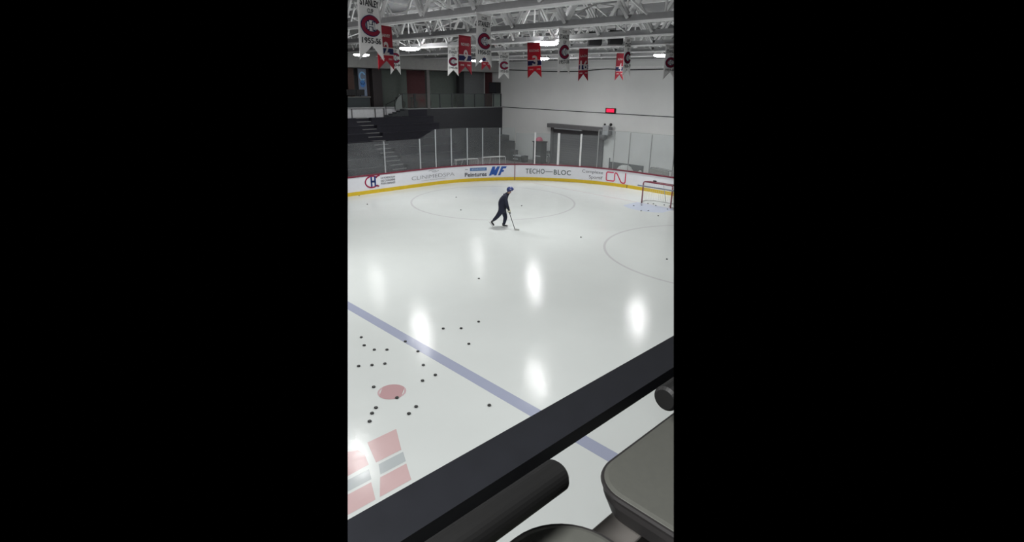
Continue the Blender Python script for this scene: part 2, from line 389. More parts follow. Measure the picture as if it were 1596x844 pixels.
# counter with screens behind the parapet
t = thing('counter', 'long dark counter with pale top behind the white parapet', 'counter', (14.0, 22.2, 4.25))
MB().box((-1.2, -.2, 0), (.95, .25, .9)).build('body', mat('counter_dark', (.035, .045, .05), .6), t, bevel=.01, cut=True)
MB().box((-1.2, -.26, .9), (1.0, .3, .95)).build('countertop', mat('counter_top', (.25, .25, .24), .5), t, cut=True)
for i, x in enumerate((13.55, 14.3)):
    q = thing('monitor', ['black monitor standing left on the dark counter', 'black monitor standing right on the dark counter'][i], 'screen', (x, 22.2, 5.2))
    MB().box((-.34, -.03, .08), (.34, .03, .5)).build('screen', BLACK, q, bevel=.01); MB().box((-.03, -.02, .01), (.03, .02, .1)).build('stand', BLACK, q); MB().box((-.12, -.09, 0), (.12, .09, .015)).build('foot', BLACK, q)
# stairs up to the balcony
t = thing('stairs', 'short dark stair with pale side panel climbing to the balcony', 'stairs', (15.6, 20.9, 3.80))
for k in range(5): MB().box((.15+.35*k, -.05, 0), (.5+.35*k, .55, .1+.1*k)).build('step', mat('stair_dark', (.04, .045, .05), .7), t)
MB().prism([(1.15, .5, .5), (1.72, .5, .5), (1.72, .5, 1.55), (1.55, .5, 1.6), (1.15, .5, .9)], (0, .05, 0)).build('side_panel', mat('stair_panel', (.24, .27, .26), .7), t)
for x, z in ((.3, .1), (1.1, .4)): MB().tube([(x, .5, z-.02), (x, .5, z+.75)], .022, 6).build('newel_post', BLACK, t)
MB().tube([(.3, .5, .85), (1.1, .5, 1.15), (1.7, .5, 1.6)], .025, 6).build('handrail', BLACK, t)
# glass railing on the balcony edge
t = thing('balcony_railing', 'glass railing with dark posts along the upper balcony edge', 'railing', (17.4, 21.6, 4.25))
xs = [0, 1.2, 2.45, 3.7, 4.95, 6.2, 7.4, 8.55, 9.6, 10.5]
for a in xs: MB().box((a-.035, -.03, 0), (a+.035, .03, 1.16)).build('rail_post', DARK, t)
for a, b in zip(xs, xs[1:]): MB().box((a+.04, -.008, .08), (b-.04, .008, 1.14)).build('glass_pane', RAILGLASS, t)
MB().box((0, -.04, 0), (10.5, .04, .08)).build('base_rail', mat('rail_base', (.28, .3, .3), .5), t)
MB().box((0, -.025, 1.14), (10.5, .025, 1.17)).build('top_rail', DARK, t)
q = thing('loudspeaker', 'black box loudspeaker on the grey wall above the balcony corner', 'speaker', (27.7, 22.2, 5.45))
MB().box((-.3, -.5, 0), (.28, .45, .92)).build('cabinet', BLACK, q, bevel=.02); MB().box((-.31, -.44, .06), (-.3, .39, .86)).build('grille', DARK, q)
# equipment shapes standing on the balcony behind the railing
gm = mat('dark_machine', (.05, .04, .042), .6)
for i, (x, lb) in enumerate(((17.9, 'dark exercise bike nearest the stairs behind the balcony railing'), (19.2, 'dark exercise bike left of the slim pale column'), (20.7, 'reddish dark exercise bike right of the slim pale column'))):
    q = thing('exercise_bike', lb, 'exercise machine', (x, 22.6, 4.25), .3*i, None)
    MB().tube([(-.45, 0, .05), (.45, 0, .05)], .05, 8).build('base_bar', gm, q)
    MB().tube([(-.3, 0, .05), (-.15, 0, .8)], .04, 8).build('seat_post', gm, q)
    MB().box((-.3, -.1, .78), (.02, .1, .86)).build('saddle', gm, q, bevel=.02)
    MB().tube([(.35, 0, .05), (.25, 0, 1.1)], .045, 8).build('handle_post', gm, q)
    MB().tube([(.2, -.22, 1.15), (.28, 0, 1.08), (.2, .22, 1.15)], .025, 8).build('handlebar', gm, q)
    MB().tube([(.3, -.04, .35), (.3, .04, .35)], .25, 18).build('flywheel', gm, q)

# bleachers with an aisle of pale edged steps
t = thing('bleachers', 'dark stepped bleachers behind the far boards', 'bleachers', (0, 15.6, 0))
NR = 8; DY = .72; DZ = .475
def Lc(o, p): return o
for k in range(NR):
    y0, z1 = k*DY, .42+k*DZ
    for (a, b) in ((4, 12.95), (14.15, 19.7)):
        m = MB().box((a, y0+15.6, 0 if k == 0 else z1-DZ-.02), (b, 15.6+y0+DY, z1))
        m.box((a, 15.6+y0-.03, z1-.05), (b, 15.6+y0+.28, z1+.04))
        o = m.build('bench_row', NAVY, None, cut=True)
        if o: o.parent = t; o.matrix_parent_inverse = Matrix.Translation((0, -15.6, 0))
NOSE = mat('step_nosing', (.30, .30, .30), .6)
for k in range(NR*2):
    y0, z1 = k*DY/2, .21+k*DZ/2
    o = MB().box((12.95, y0, 0), (14.15, y0+DY/2+.01, z1)).build('aisle_step', NAVY, t)
    MB().box((13.0, y0-.012, z1-.03), (14.1, y0+.03, z1+.008)).build('nosing', NOSE, o)
# ------------------------------------------------------------------ boards
def sweep(m, s0, s1, o0, o1, z0, z1, st=.3):
    ss = srange(s0, s1, st)
    R = [[m.bm.verts.new(per(s, z, o)) for (o, z) in ((o0, z0), (o1, z0), (o1, z1), (o0, z1))] for s in ss]
    for A, B in zip(R, R[1:]):
        for k in range(4): m.bm.faces.new((A[k], A[(k+1)%4], B[(k+1)%4], B[k]))
    m.bm.faces.new(R[0][::-1]); m.bm.faces.new(R[-1]); return m
boards = thing('rink_boards', 'white rink boards with yellow kick plate and dark red cap', 'boards', (0, 0, 0))
sweep(MB(), 6, 36, -.14, 0, 0, 1.04).build('board_panel', BOARD, boards, cut=True)
sweep(MB(), 6, 36, 0, .025, 0, .21).build('kick_plate', YEL, boards, cut=True)
sweep(MB(), 6, 36, -.16, .03, 1.04, 1.11).build('cap_rail', CAPR, boards, cut=True)
sweep(MB(), 19.85, 19.9, 0, .03, 0, 1.04).build('panel_seam', mat('seam_dark', (.25, .1, .12), .5), boards)
sweep(MB(), 27.93, 27.97, 0, .03, 0, .21).build('panel_seam', BLACK, boards)
F = lambda u, v: per(u, v, .012)
CHR = mat('ad_crimson', (.36, .012, .07), .4); CHB = mat('ad_navy', (.015, .04, .2), .4); BLU = mat('ad_blue', (.02, .09, .38), .4)
GRY = mat('ad_grey', (.33, .34, .36), .4); TXT = mat('ad_dark', (.06, .06, .08), .4); CNR = mat('ad_red', (.62, .02, .08), .4); MID = mat('ad_steel_blue', (.10, .20, .42), .4)
# round crest: a long C hugging an H
m = MB(); band(m, F, ell(9.42, .68, .44, .33, 40, 320), .085); band(m, F, [(9.70, .93), (9.82, .99), (9.95, 1.03)], .09); band(m, F, [(9.70, .43), (9.8, .4), (9.88, .39)], .09)
m.build('crest_letter', CHR, boards)
m = MB()
for u in (9.38, 9.62): band(m, lambda a, b: per(a, b, .016), [(u, .40), (u, .98)], .11)
band(m, lambda a, b: per(a, b, .016), [(9.38, .69), (9.62, .69)], .11); m.build('crest_letter', CHB, boards)
m = MB()
for k, s in enumerate(('LA FONDATION', 'DES CANADIENS', "POUR L'ENFANCE")): text(m, s, F, 10.02, 11.0, .78-.17*k, .90-.17*k, bold=.012)
m.build('lettering', TXT, boards)
m = MB(); text(m, 'CLINIMEDSPA', F, 12.2, 15.5, .47, .70, bold=-.004); text(m, 'CLINIQUE MEDICO-ESTHETIQUE', F, 12.95, 14.8, .32, .39); m.build('lettering', GRY, boards)
m = MB(); band(m, F, [(13.5, .93), (13.8, .97), (14.1, .92)], .035); band(m, F, [(13.75, .87), (14.0, .83), (14.3, .9)], .035); m.build('chevron_mark', GRY, boards)
m = MB(); band(m, F, [(16.65, .80), (17.25, .80), (17.87, .80)], .21); m.build('blue_bar', MID, boards)
m = MB(); text(m, 'BETONEL DULUX', lambda a, b: per(a, b, .018), 16.78, 17.75, .75, .85, bold=.01); m.build('lettering', mat('ad_pale_blue', (.5, .62, .8), .4), boards)
m = MB(); band(m, F, [(16.3, .82), (16.5, .82)], .03); m.build('dash_mark', TXT, boards)
m = MB(); text(m, 'Peintures', F, 16.27, 17.87, .32, .60, bold=.02); m.build('lettering', TXT, boards)
sh = lambda u, v: (18.02+u+.42*(v-.34), v)          # two heavy slanting letters
m = MB()
for st_ in ([(.09, .34), (.09, .95)], [(.12, .93), (.28, .42)], [(.28, .42), (.44, .93)], [(.46, .34), (.46, .95)]): band(m, lambda a, b: per(*sh(a, b), .012), st_, .17)
m.build('lettering', BLU, boards)
m = MB()
for st_, w_ in (([(.74, .34), (.74, .95)], .17), ([(.70, .88), (1.02, .88)], .14), ([(.70, .64), (.95, .64)], .13)): band(m, lambda a, b: per(*sh(a, b), .012), st_, w_)
m.build('lettering', BLU, boards)
SER = mat('ad_green_grey', (.07, .10, .10), .4)
m = MB()
# wide spaced serif words either side of a long dash
text(m, 'TECHO', F, 20.64, 21.98, .46, .80, bold=.014, spacing=1.15); band(m, F, [(22.03, .62), (22.3, .62), (22.55, .62)], .035); text(m, 'BLOC', F, 22.62, 23.83, .44, .78, bold=.014, spacing=1.1)
m.build('lettering', SER, boards)
m = MB(); text(m, 'Complexe', F, 24.62, 26.12, .64, .90, bold=-.004); text(m, 'Sportif', F, 25.12, 26.1, .28, .55, bold=-.004); m.build('lettering', TXT, boards)
sweep(MB(), 25.6, 34, -.08, -.055, 3.5, 3.53).build('glass_edge', mat('dull_post', (.34, .35, .35), .5), boards, cut=True)
# the continuous rounded line reading CN
def rpath(pts, r=.09, n=5):
    out = [Vector(pts[0])]
    for a, b, c in zip(pts, pts[1:], pts[2:]):
        a, b, c = Vector(a), Vector(b), Vector(c); p = b+(a-b).normalized()*r; q = b+(c-b).normalized()*r
        for k in range(n+1): t_ = k/n; out.append(p*(1-t_)**2+b*2*t_*(1-t_)+q*t_**2)
    out.append(Vector(pts[-1])); return [tuple(p) for p in out]
m = MB(); band(m, F, rpath([(26.9, .88), (26.38, .88), (26.38, .33), (26.98, .33), (26.98, .88), (27.12, .88), (27.5, .28), (27.78, .28), (27.78, .93)], .11), .075)
m.build('line_letters', CNR, boards)

# ------------------------------------------------------------------ glass above the boards
PS = [7.95, 10.4, 12.95, 14.15, 15.33, 16.5, 17.6, 18.8, 19.87, 21.25, 22.87, 24.41, 25.6, 26.75, 27.85, 29.4, 31.0, 32.6]
HT = {7.95: 2.95, 10.4: 2.95, 12.95: 2.95}
def top(s): return HT.get(s, 3.2 if 21 < s < 25 else 3.48)
def post(s, wd, ht, mt, lb):
    m = MB(); sweep(m, s-wd/2, s+wd/2, -.10, -.03, 1.11, ht); return tag(m.build('glass_post', mt, boards, cut=True), None, None)
for s in PS[1:-1]:
    wd, mt, ht = .05, ALU, top(s)
    if s == 21.25: wd, mt = .09, WHITEP
    if s == 22.87: wd, mt = .15, WHITEP
    if s == 24.41: wd, mt = .11, WHITEP
    if s == 19.87: ht, wd, mt = 2.5, .05, GREYB
    if 14 < s < 19.5: wd = .05
    if s > 25: wd = .035; mt = mat('dull_post', (.34, .35, .35), .5)
    post(s, wd, ht, mt, None)
for i, (a, b) in enumerate(zip(PS, PS[1:])):
    ta, tb = top(a), top(b)
    if b <= 12.95: ta = tb = 2.95
    elif a == 12.95: ta, tb = 2.95, 3.5
    elif b <= 19.9: ta = tb = 3.5
    elif a < 25.5: ta = tb = 3.15
    else: ta = tb = 3.5
    ss = srange(a+.03, b-.03, .3); m = MB(); R = []
    for s in ss:
        h = ta+(tb-ta)*(s-a)/(b-a)
        R.append([m.bm.verts.new(per(s, z, o)) for o, z in ((-.075, 1.11), (-.06, 1.11), (-.06, h), (-.075, h))])
    for A, B in zip(R, R[1:]):
        for k in range(4): m.bm.faces.new((A[k], A[(k+1)%4], B[(k+1)%4], B[k]))
    m.bm.faces.new(R[0][::-1]); m.bm.faces.new(R[-1])
    m.build('glass_pane', GLASS, boards, cut=True)

# ------------------------------------------------------------------ goals
NETM = mat('net_cord', (.62, .62, .60), .8)
def goal(name, label, loc, rz, framem, group=None, coarse=False):
    t = thing(name, label, 'hockey net', loc, rz, group)      # mouth towards local -x, width along y
    R = .034
    MB().tube([(0, .914, 0), (0, .914, 1.12), (0, .89, 1.19), (0, .83, 1.22), (0, -.83, 1.22), (0, -.89, 1.19), (0, -.914, 1.12), (0, -.914, 0)], R, 10).build('front_frame', framem, t, smooth=True, cut=True)
    bs = [(0, .914, .04), (.25, 1.12, .04), (.7, 1.1, .04), (1.0, .7, .04), (1.05, 0, .04), (1.0, -.7, .04), (.7, -1.1, .04), (.25, -1.12, .04), (0, -.914, .04)]
    MB().tube(bs, .03, 8).build('base_frame', mat('white_base_pad', (.7, .7, .7), .5), t, smooth=True, cut=True)
    tp = [(0, .84, 1.21), (.2, .9, 1.2), (.45, .75, 1.19), (.55, 0, 1.18), (.45, -.75, 1.19), (.2, -.9, 1.2), (0, -.84, 1.21)]
    MB().tube(tp, .022, 8).build('top_frame', framem, t, smooth=True, cut=True)
    MB().tube([(.55, 0, 1.18), (1.05, 0, .05)], .02, 8).build('back_stay', mat('white_base_pad', (.7, .7, .7), .5), t, cut=True)
    m = MB(); N = 17 if coarse else 26
    def interp(P, f):
        L = [0]
        for a, b in zip(P, P[1:]): L.append(L[-1]+(Vector(b)-Vector(a)).length)
        d = f*L[-1]
        for i in range(len(P)-1):
            if d <= L[i+1]+1e-9: return Vector(P[i]).lerp(Vector(P[i+1]), (d-L[i])/(L[i+1]-L[i]))
        return Vector(P[-1])
    r = .0035 if coarse else .004
    for k in range(1, N): m.tube([interp(tp, k/N), interp(bs, k/N)], r, 3, cap=False)
    for j in range(1, 10):
        m.tube([interp(tp, k/N).lerp(interp(bs, k/N), j/10) for k in range(N+1)], r, 3, cap=False)
    for k in range(1, N):
        p = interp(tp, k/N); m.tube([p, Vector((.0, p.y*.95, 1.22))], r, 3, cap=False)
    m.tube([(.25, y, 1.2) for y in (-.85, 0, .85)], r, 3, cap=False)
    m.build('netting', NETM, t, cut=True); return t
RED = mat('goal_red', (.22, .012, .04), .35)
goal('hockey_net', 'red framed hockey net standing on the ice in the blue crease', (GX, 0, 0), 0, RED)
tag(MB().tube([(GX-.08, 1.22, .98), (GX-.08, -1.3, .98)], .035, 10).build('padded_bar', mat('bar_grey', (.2, .23, .3), .5), cut=True), 'grey horizontal bar fixed across the mouth of the net on the ice', 'bar')
q = thing('water_bottle', 'dark squeeze bottle lying on top of the net', 'bottle', (GX+.5, .60, 1.205), 0)
MB().tube([(0, 0, .037), (.0, -.17, .037)], .036, 12).build('bottle_body', DARK, q, smooth=True); MB().tube([(0, -.17, .037), (0, -.2, .037), (0, -.23, .037)], [.036, .015, .01], 10).build('bottle_cap', BLACK, q)
WFR = mat('stored_frame', (.55, .53, .53), .5)
goal('hockey_net', 'stored net behind the corner glass, left of the two', (17.66, 14.1, 0), PI/2-.12, WFR, 'stored nets behind the glass', True)
goal('hockey_net', 'stored net behind the corner glass, right one nearer the corner', (20.05, 13.9, 0), PI/2-.3, WFR, 'stored nets behind the glass', True)
gr = goal('hockey_net', 'stored grey net behind the end boards at the right edge', (24.4, 2.9, 0), -.35, mat('stored_frame_grey', (.28, .28, .27), .6), 'stored nets behind the glass', True)

MB().box((-.05, -.9, .05), (-.042, .9, 1.18)).build('cloth_cover', mat('net_cover_grey', (.36, .36, .34), .8), gr, cut=True)

# ------------------------------------------------------------------ things behind the end boards
CAB = mat('cabinet_grey', (.05, .05, .052), .6)
for (x, y, sx, sy, h, lb) in ((26.7, 20.15, .5, .42, 1.95, 'tallest dark crate stack in the far corner'), (26.5, 19.22, .5, .42, 1.52, 'middle height dark crate right of the tallest stack'),
                              (26.3, 18.3, .3, .3, .85, 'low dark crate right of the middle stack'), (26.3, 16.9, .22, .2, .5, 'small dark bin left of the cabinet with the pink box')):
    q = thing('storage_crate', lb, 'crate', (x, y, 0), 0, 'dark crates in the corner')
    MB().box((-sx, -sy, 0), (sx, sy, h)).build('crate_body', CAB, q, bevel=.02); MB().box((-sx-.02, -sy-.02, h), (sx+.02, sy+.02, h+.05)).build('crate_lid', DARK, q, bevel=.01)
q = thing('low_rack', 'low dark rack with pale rails beside the crates', 'rack', (26.3, 17.6, 0))
MB().box((-.3, -.4, 0), (.3, .35, .45)).build('rack_body', CAB, q, bevel=.02); MB().box((-.32, -.42, .47), (.3, .37, .53)).build('rack_rail', ALU, q); MB().box((-.34, -.2, .2), (-.3, .35, .26)).build('rack_rail', ALU, q)
q = thing('tall_cabinet', 'tall dark cabinet standing left of the shutter door', 'cabinet', (26.9, 15.75, 0))
MB().box((-.35, -.45, 0), (.35, .45, 1.72)).build('cabinet_body', CAB, q, bevel=.02); MB().box((-.4, -.5, 1.72), (.4, .5, 1.8)).build('cabinet_top', BLACK, q, bevel=.01); MB().box((-.37, -.4, .6), (-.35, .3, .66)).build('handle', ALU, q)
q = thing('goal_lamp', 'pink red dome lamp on top of the tall dark cabinet', 'lamp', (26.9, 15.85, 1.8))
MB().lathe([(.0, .34), (.13, .32), (.24, .24), (.3, .1), (.3, 0), (0, 0)]).build('dome', mat('pink_dome', (.75, .16, .26), .4), q, smooth=True); MB().lathe([(0, .03), (.33, .03), (.33, 0), (0, 0)]).build('collar', CAPR, q)
q = thing('fire_extinguisher', 'dark extinguisher on a stand between cabinet and shutter door', 'extinguisher', (26.9, 14.75, 0))
MB().tube([(0, 0, 0), (0, 0, .6)], .09, 12).build('cylinder', GREYB, q); MB().tube([(0, 0, .6), (0, 0, .7), (-.1, .1, .8)], .04, 8).build('valve', BLACK, q); MB().box((-.14, -.12, .9), (.06, .1, 1.1)).build('card', GREYB, q); MB().tube([(0, 0, .7), (0, 0, .95)], .02, 6).build('stem', BLACK, q)
q = thing('low_barrier', 'dark low barrier behind the end boards beside the pale mound', 'barrier', (26, 6.6, 0))
MB().box((-.03, -1.5, 0), (.03, 1.35, 1.04)).build('barrier_panel', mat('barrier_grey', (.13, .135, .135), .6), q); MB().tube([(0, 1.38, 0), (0, 1.38, 1.3)], .04, 8).build('barrier_post', DARK, q)
q = thing('pale_mound', 'pale rounded mound standing before the dark low barrier', 'mound', (24.7, 5.75, 0))
MB().lathe([(0, 1.16), (.22, 1.13), (.42, 1.02), (.6, .75), (.72, .35), (.78, 0), (0, 0)], n=28).build('mound', mat('mound_white', (.52, .53, .52), .8, bump=.2), q, smooth=True)
MB().tube([(.2, -.5, .2), (.2, -.95, .55), (.2, -1.15, .85)], [.16, .14, .1], 12).build('arm', mat('mound_white', (.52, .53, .52), .8), q, smooth=True)

# ------------------------------------------------------------------ roof trusses
TX = [(-1.0, 'nearest roof truss, its lower chord above the frame at left'), (3.05, 'second roof truss, rising past the 1956-57 banner'), (7.05, 'third roof truss, carrying the red number 9 banner'), (11.1, 'fourth roof truss, carrying the red number 3 banner'),
      (15.4, 'fifth roof truss, behind the number 16 banner'), (19.6, 'sixth roof truss, above the far lamps'), (23.7, 'seventh roof truss, last but one before the end wall'), (27.4, 'farthest roof truss, against the end wall')]
TR = []
for i, (X, lb) in enumerate(TX):
    t = thing('roof_truss', lb, 'truss', (0, 0, 0), 0, 'white steel roof trusses')
    TR.append(t)
    Y0, Y1, N = -13.6, 21.4, 15
    st = (Y1-Y0)/N
    m = MB().box((X-.035, Y0, 8.03), (X+.035, Y1, 8.19)); m.build('chord_web', STEELD, t, cut=True)
    m = MB().box((X-.09, Y0, 7.96), (X+.09, Y1, 8.02)); m.build('bottom_chord', STEEL, t, cut=True)
    m = MB().box((X-.08, Y0, 9.7), (X+.08, Y1, 9.84)); m.build('top_chord', STEEL, t, cut=True)
    ph = (i*.37) % 1*st*.4
    for k in range(N):
        yb = Y0+st*k+ph; ym = yb+st/2; ye = yb+st
        for a, b in (((yb), (ym)), ((ye), (ym))):
            m = MB()
            for dx in ((-.09, .09) if (a < b) else (0,)):
                m.obox((X+dx, a, 8.1), (X+dx, b, 9.74), .075 if a < b else .11, .07, up=(1, 0, 0))
            m.build('diagonal', STEEL, t, cut=True)
        if k % 2 == 0:
            m = MB().obox((X, ym, 8.1), (X, ym, 9.74), .05, .05); m.build('vertical', STEEL, t, cut=True)
# bridging between the trusses
for j, y in enumerate((-10.2, -6.6, -3.1, .5, 4.0, 7.6, 11.2, 14.8)):
    for i in range(len(TX)-1):
        xa, xb = TX[i][0], TX[i+1][0]
        MB().obox((xa, y, 9.66), (xb, y, 9.66), .05, .05).build('bracing_bar', STEEL, TR[i], cut=True)
        if (i+j) % 2 == 0:
            MB().obox((xa, y, 8.15), (xb, y, 9.6), .045, .045).build('diagonal_brace', STEEL, TR[i], cut=True)
            MB().obox((xa, y+.09, 9.6), (xb, y+.09, 8.15), .045, .045).build('diagonal_brace', STEEL, TR[i], cut=True)
# two hanging loudspeakers
for (y, lb) in ((.15, 'black wedge loudspeaker hanging from the trusses, left of the pair'), (-.95, 'black wedge loudspeaker hanging from the trusses, right of the pair')):
    q = thing('hanging_loudspeaker', lb, 'speaker', (13.3, y, 7.9), PI/4, 'loudspeakers under the roof')
    MB().prism([(-.25, -.28, 0), (.25, -.28, 0), (.3, -.3, .3), (0, -.3, .58), (-.32, -.3, .3)], (0, .55, 0)).build('cabinet', BLACK, q, bevel=.02)
    MB().tube([(0, 0, .5), (0, 0, 1.95)], .012, 6).build('hanging_rod', BLACK, q)
    MB().box((-.22, -.31, .04), (.22, -.285, .26)).build('grille', DARK, q)

# ------------------------------------------------------------------ lamps (lens, housing, stem); lights are set at the top
LENS = mat('lamp_lens', (.9, .9, .9), .5, emit=((1, 1, 1), LENS_E))
LLB = ['bright round high bay lamp right of the number 2 banner', 'bright round high bay lamp behind the number 3 banner', 'distant round high bay lamp near the right edge', 'lamp at the left edge behind the 1955-56 banner',
       'small distant lamp behind the number 9 banner', 'small distant lamp just right of the number 3 banner']
for (x, y), lb in zip(SEEN, LLB):
    t = thing('high_bay_lamp', lb, 'lamp', (x, y, LAMP_Z), 0, 'round lamps under the roof trusses')
    lens_m = LENS if y < 15 else mat('lamp_lens_dimmer', (.9, .9, .9), .5, emit=((1, 1, 1), LENS_E*.3))     # far side lenses emit less, to weaken their reflections in the ice
    MB().lathe([(.0, -.09), (.25, -.085), (.40, -.065), (.48, -.03), (.5, .01), (.48, .03), (0, .03)]).build('lens', lens_m, t, smooth=True)
    MB().lathe([(.46, .03), (.3, .07), (.12, .12), (.1, .22), (0, .24)]).build('housing', STEELD, t, smooth=True)
    MB().tube([(0, 0, .4), (0, 0, 1.975)], .012, 6).build('stem', STEEL, t)

# ------------------------------------------------------------------ banners
def cloth_mat(name, col):
    m = mat(name, col, .9, noise=.04, nscale=3); nt = m.node_tree; b = nt.nodes['Principled BSDF']; out = nt.nodes['Material Output']
    tr = nt.nodes.new('ShaderNodeBsdfTranslucent'); mx = nt.nodes.new('ShaderNodeMixShader'); mx.inputs[0].default_value = .42   # thin cloth lets the lamps through
    nt.links.new(b.inputs['Base Color'].links[0].from_socket, tr.inputs[0]); nt.links.new(b.outputs[0], mx.inputs[1]); nt.links.new(tr.outputs[0], mx.inputs[2])
    nt.links.new(mx.outputs[0], out.inputs[0]); return m
BW = cloth_mat('banner_white', (.86, .855, .85)); BR = cloth_mat('banner_red', (.40, .028, .05)); BN = cloth_mat('banner_navy', (.02, .025, .11))
BT = cloth_mat('banner_black_print', (.05, .05, .055)); BC = cloth_mat('banner_crimson', (.36, .02, .06)); BP = cloth_mat('banner_pale_print', (.72, .66, .66))
def banner(kind, label, X, Y, yaw, h, tilt=0, lines=(), number='', name_='', dates=(), wd=.72, dz=0):
    t = thing('championship_banner' if kind == 'w' else 'number_banner', label, 'banner', (X, Y, 7.96+dz), math.radians(yaw), 'white cup banners' if kind == 'w' else 'red number banners')
    t.rotation_euler = (0, math.radians(-tilt), math.radians(yaw))
    W = wd/2; nt_ = .30*h/1.4
    def P(u, v, off=0): return Vector((u, -.012-off+.02*math.sin(u*5+v*2), v))
    # cloth: grid with a swallowtail bottom
    bpy.context.view_layer.update()
    m = MB(); nu, nv = 12, 14; G = []
    for i in range(nu+1):
        u = -W+2*W*i/nu; bot = -h+nt_*(1-abs(u)/W)
        G.append([m.bm.verts.new(P(u, bot*j/nv)+Vector((0, .012, 0))) for j in range(nv+1)])
    for i in range(nu):
        for j in range(nv): m.bm.faces.new((G[i][j], G[i][j+1], G[i+1][j+1], G[i+1][j]))
    o = m.build('cloth', BW if kind == 'w' else BR, t, cut=True, smooth=True)
    so = o.modifiers.new('thickness', 'SOLIDIFY'); so.thickness = .006; so.offset = 1
    MB().tube([(-W-.02, 0, .015), (W+.02, 0, .015)], .014, 8).build('hanging_rod', STEEL, t, cut=True)
    k = h/1.4
    f = lambda u, v: P(u, v*k, .006)
    if kind == 'w':
        m = MB(); text(m, 'COUPE', f, -.15, .15, -.15, -.06, bold=.02); text(m, 'STANLEY', f, -.31, .31, -.32, -.18, bold=.03); text(m, 'CUP', f, -.1, .1, -.45, -.36, bold=.02)
        m.build('lettering', BT, t, cut=True)
        if lines: text(MB(), lines[0], f, -.29, .29, -1.06, -.94, bold=.025).build('year_lettering', BT, t, cut=True)
        c = -.70
        g0 = lambda u, v: P(u, (c+v)*k, .010); g1 = lambda u, v: P(u, (c+v)*k, .014); g2 = lambda u, v: P(u, (c+v)*k, .018)
        def cshape(m, f, ex):
            outer = ell(0, 0, .30+ex, .20+ex, 26, 334, 36); inner = ell(0, 0, .205-ex, .125-ex*.8, 334, 26, 36)
            A = [f(*p) for p in outer]; B = [f(*p) for p in reversed(inner)]; m.strip(A, B)
        m = MB(); cshape(m, g0, .018); m.build('emblem_outline', BN, t, cut=True)
        m = MB(); cshape(m, g1, 0); m.build('emblem_c', BC, t, cut=True)
        m = MB()
        for u in (-.12, .06): band(m, g1, [(u, -.095), (u, .095)], .085)
        band(m, g1, [(-.12, 0), (.06, 0)], .06); m.build('emblem_h_outline', BN, t, cut=True)
        m = MB()
        for u in (-.12, .06): band(m, g2, [(u, -.075), (u, .075)], .05)
        band(m, g2, [(-.12, 0), (.06, 0)], .035); m.build('emblem_h', BW, t, cut=True)
    else:
        g0 = lambda u, v: P(u, v*k, .008); g1 = lambda u, v: P(u, v*k, .012)
        m = MB(); text(m, name_, g0, -.25, .25, -.36, -.26, bold=.03); m.build('name_lettering', BP, t, cut=True)
        m = MB(); band(m, g0, [(-W, -.80), (0, -.80), (W, -.80)], .19); m.build('navy_band', BN, t, cut=True)
        m = MB(); band(m, g1, [(-W, -.69), (0, -.69), (W, -.69)], .035); band(m, g1, [(-W, -.91), (0, -.91), (W, -.91)], .035); m.build('white_stripe', BP, t, cut=True)
        m = MB(); wn = .13 if len(number) == 1 else .27; text(m, number, lambda u, v: P(u, v*k, .018), -wn, wn, -.93, -.50, bold=.035); m.build('number', BP, t, cut=True)
        m = MB(); text(m, dates[0], g0, -.27, -.09, -1.08, -1.02, bold=.04); text(m, dates[1], g0, .09, .27, -1.08, -1.02, bold=.04); m.build('date_lettering', BP, t, cut=True)
    if dz:
        for u in (-W, W): MB().tube([(u, 0, .02), (u, 0, 1.95)], .006, 5).build('hanging_cord', STEEL, t, cut=True)
    return t
banner('w', 'large white cup banner reading 1955-56 at the top left', -1, -5.39, 21, 1.27, lines=['1955-56'])
banner('w', 'white cup banner reading 1956-57', 3.05, -4.2, 15, 1.27, lines=['1956-57'])
banner('w', 'white cup banner reading 1957-58 between the number 3 and 16 banners', 7.05, -3.5, 9, 1.38, 3, lines=['1957-58'], wd=.68)
banner('w', 'white cup banner overlapping a red one, right of the hanging loudspeakers', 11.1, -3.12, 11, 1.38, 4, lines=['1958-59'], wd=.62)
banner('w', 'white cup banner cut off by the right edge of the photo', 15.4, -2.4, -12, 1.4, 2, lines=['1959-60'])
banner('w', 'small white cup banner left of the number 9 banner', 11.1, 7.23, 6, 1.36, lines=['1945-46'])
banner('w', 'small white cup banner right of the 1956-57 banner', 15.4, 8.05, -6, 1.44, lines=['1952-53'])
banner('w', 'small white cup banner mostly hidden behind the number 2 banner', 7.05, 6.2, 15, 1.38, lines=['1943-44'], wd=.62)
banner('r', 'red banner with a white nine, left of the 1956-57 banner', 7.05, 1.4, 9, 1.38, number='9', name_='RICHARD', dates=('1942', '1960'))
banner('r', 'red banner with a white three, hanging before a bright lamp', 9.27, -.07, -10, 1.28, 4, number='3', name_='BOUCHARD', dates=('1941', '1956'), wd=.65, dz=-.17)
banner('r', 'red banner with white number 16', 15.4, 2.4, -4, 1.5, 3, number='16', name_='LACH', dates=('1940', '1954'), wd=.66)
banner('r', 'red banner with number 2 half behind the 1955-56 banner', 3.05, .55, 17, 1.32, number='2', name_='HARVEY', dates=('1947', '1961'), wd=.74)
banner('r', 'narrow red banner half hidden behind a white one at the right', 19.6, 3.2, 0, 1.42, 2, number='4', name_='BELIVEAU', dates=('1950', '1971'))
banner('r', 'red banner showing only a tail below the 1956-57 banner', 11.1, 4.75, 15, 1.1, number='7', name_='MORENZ', dates=('1923', '1937'))

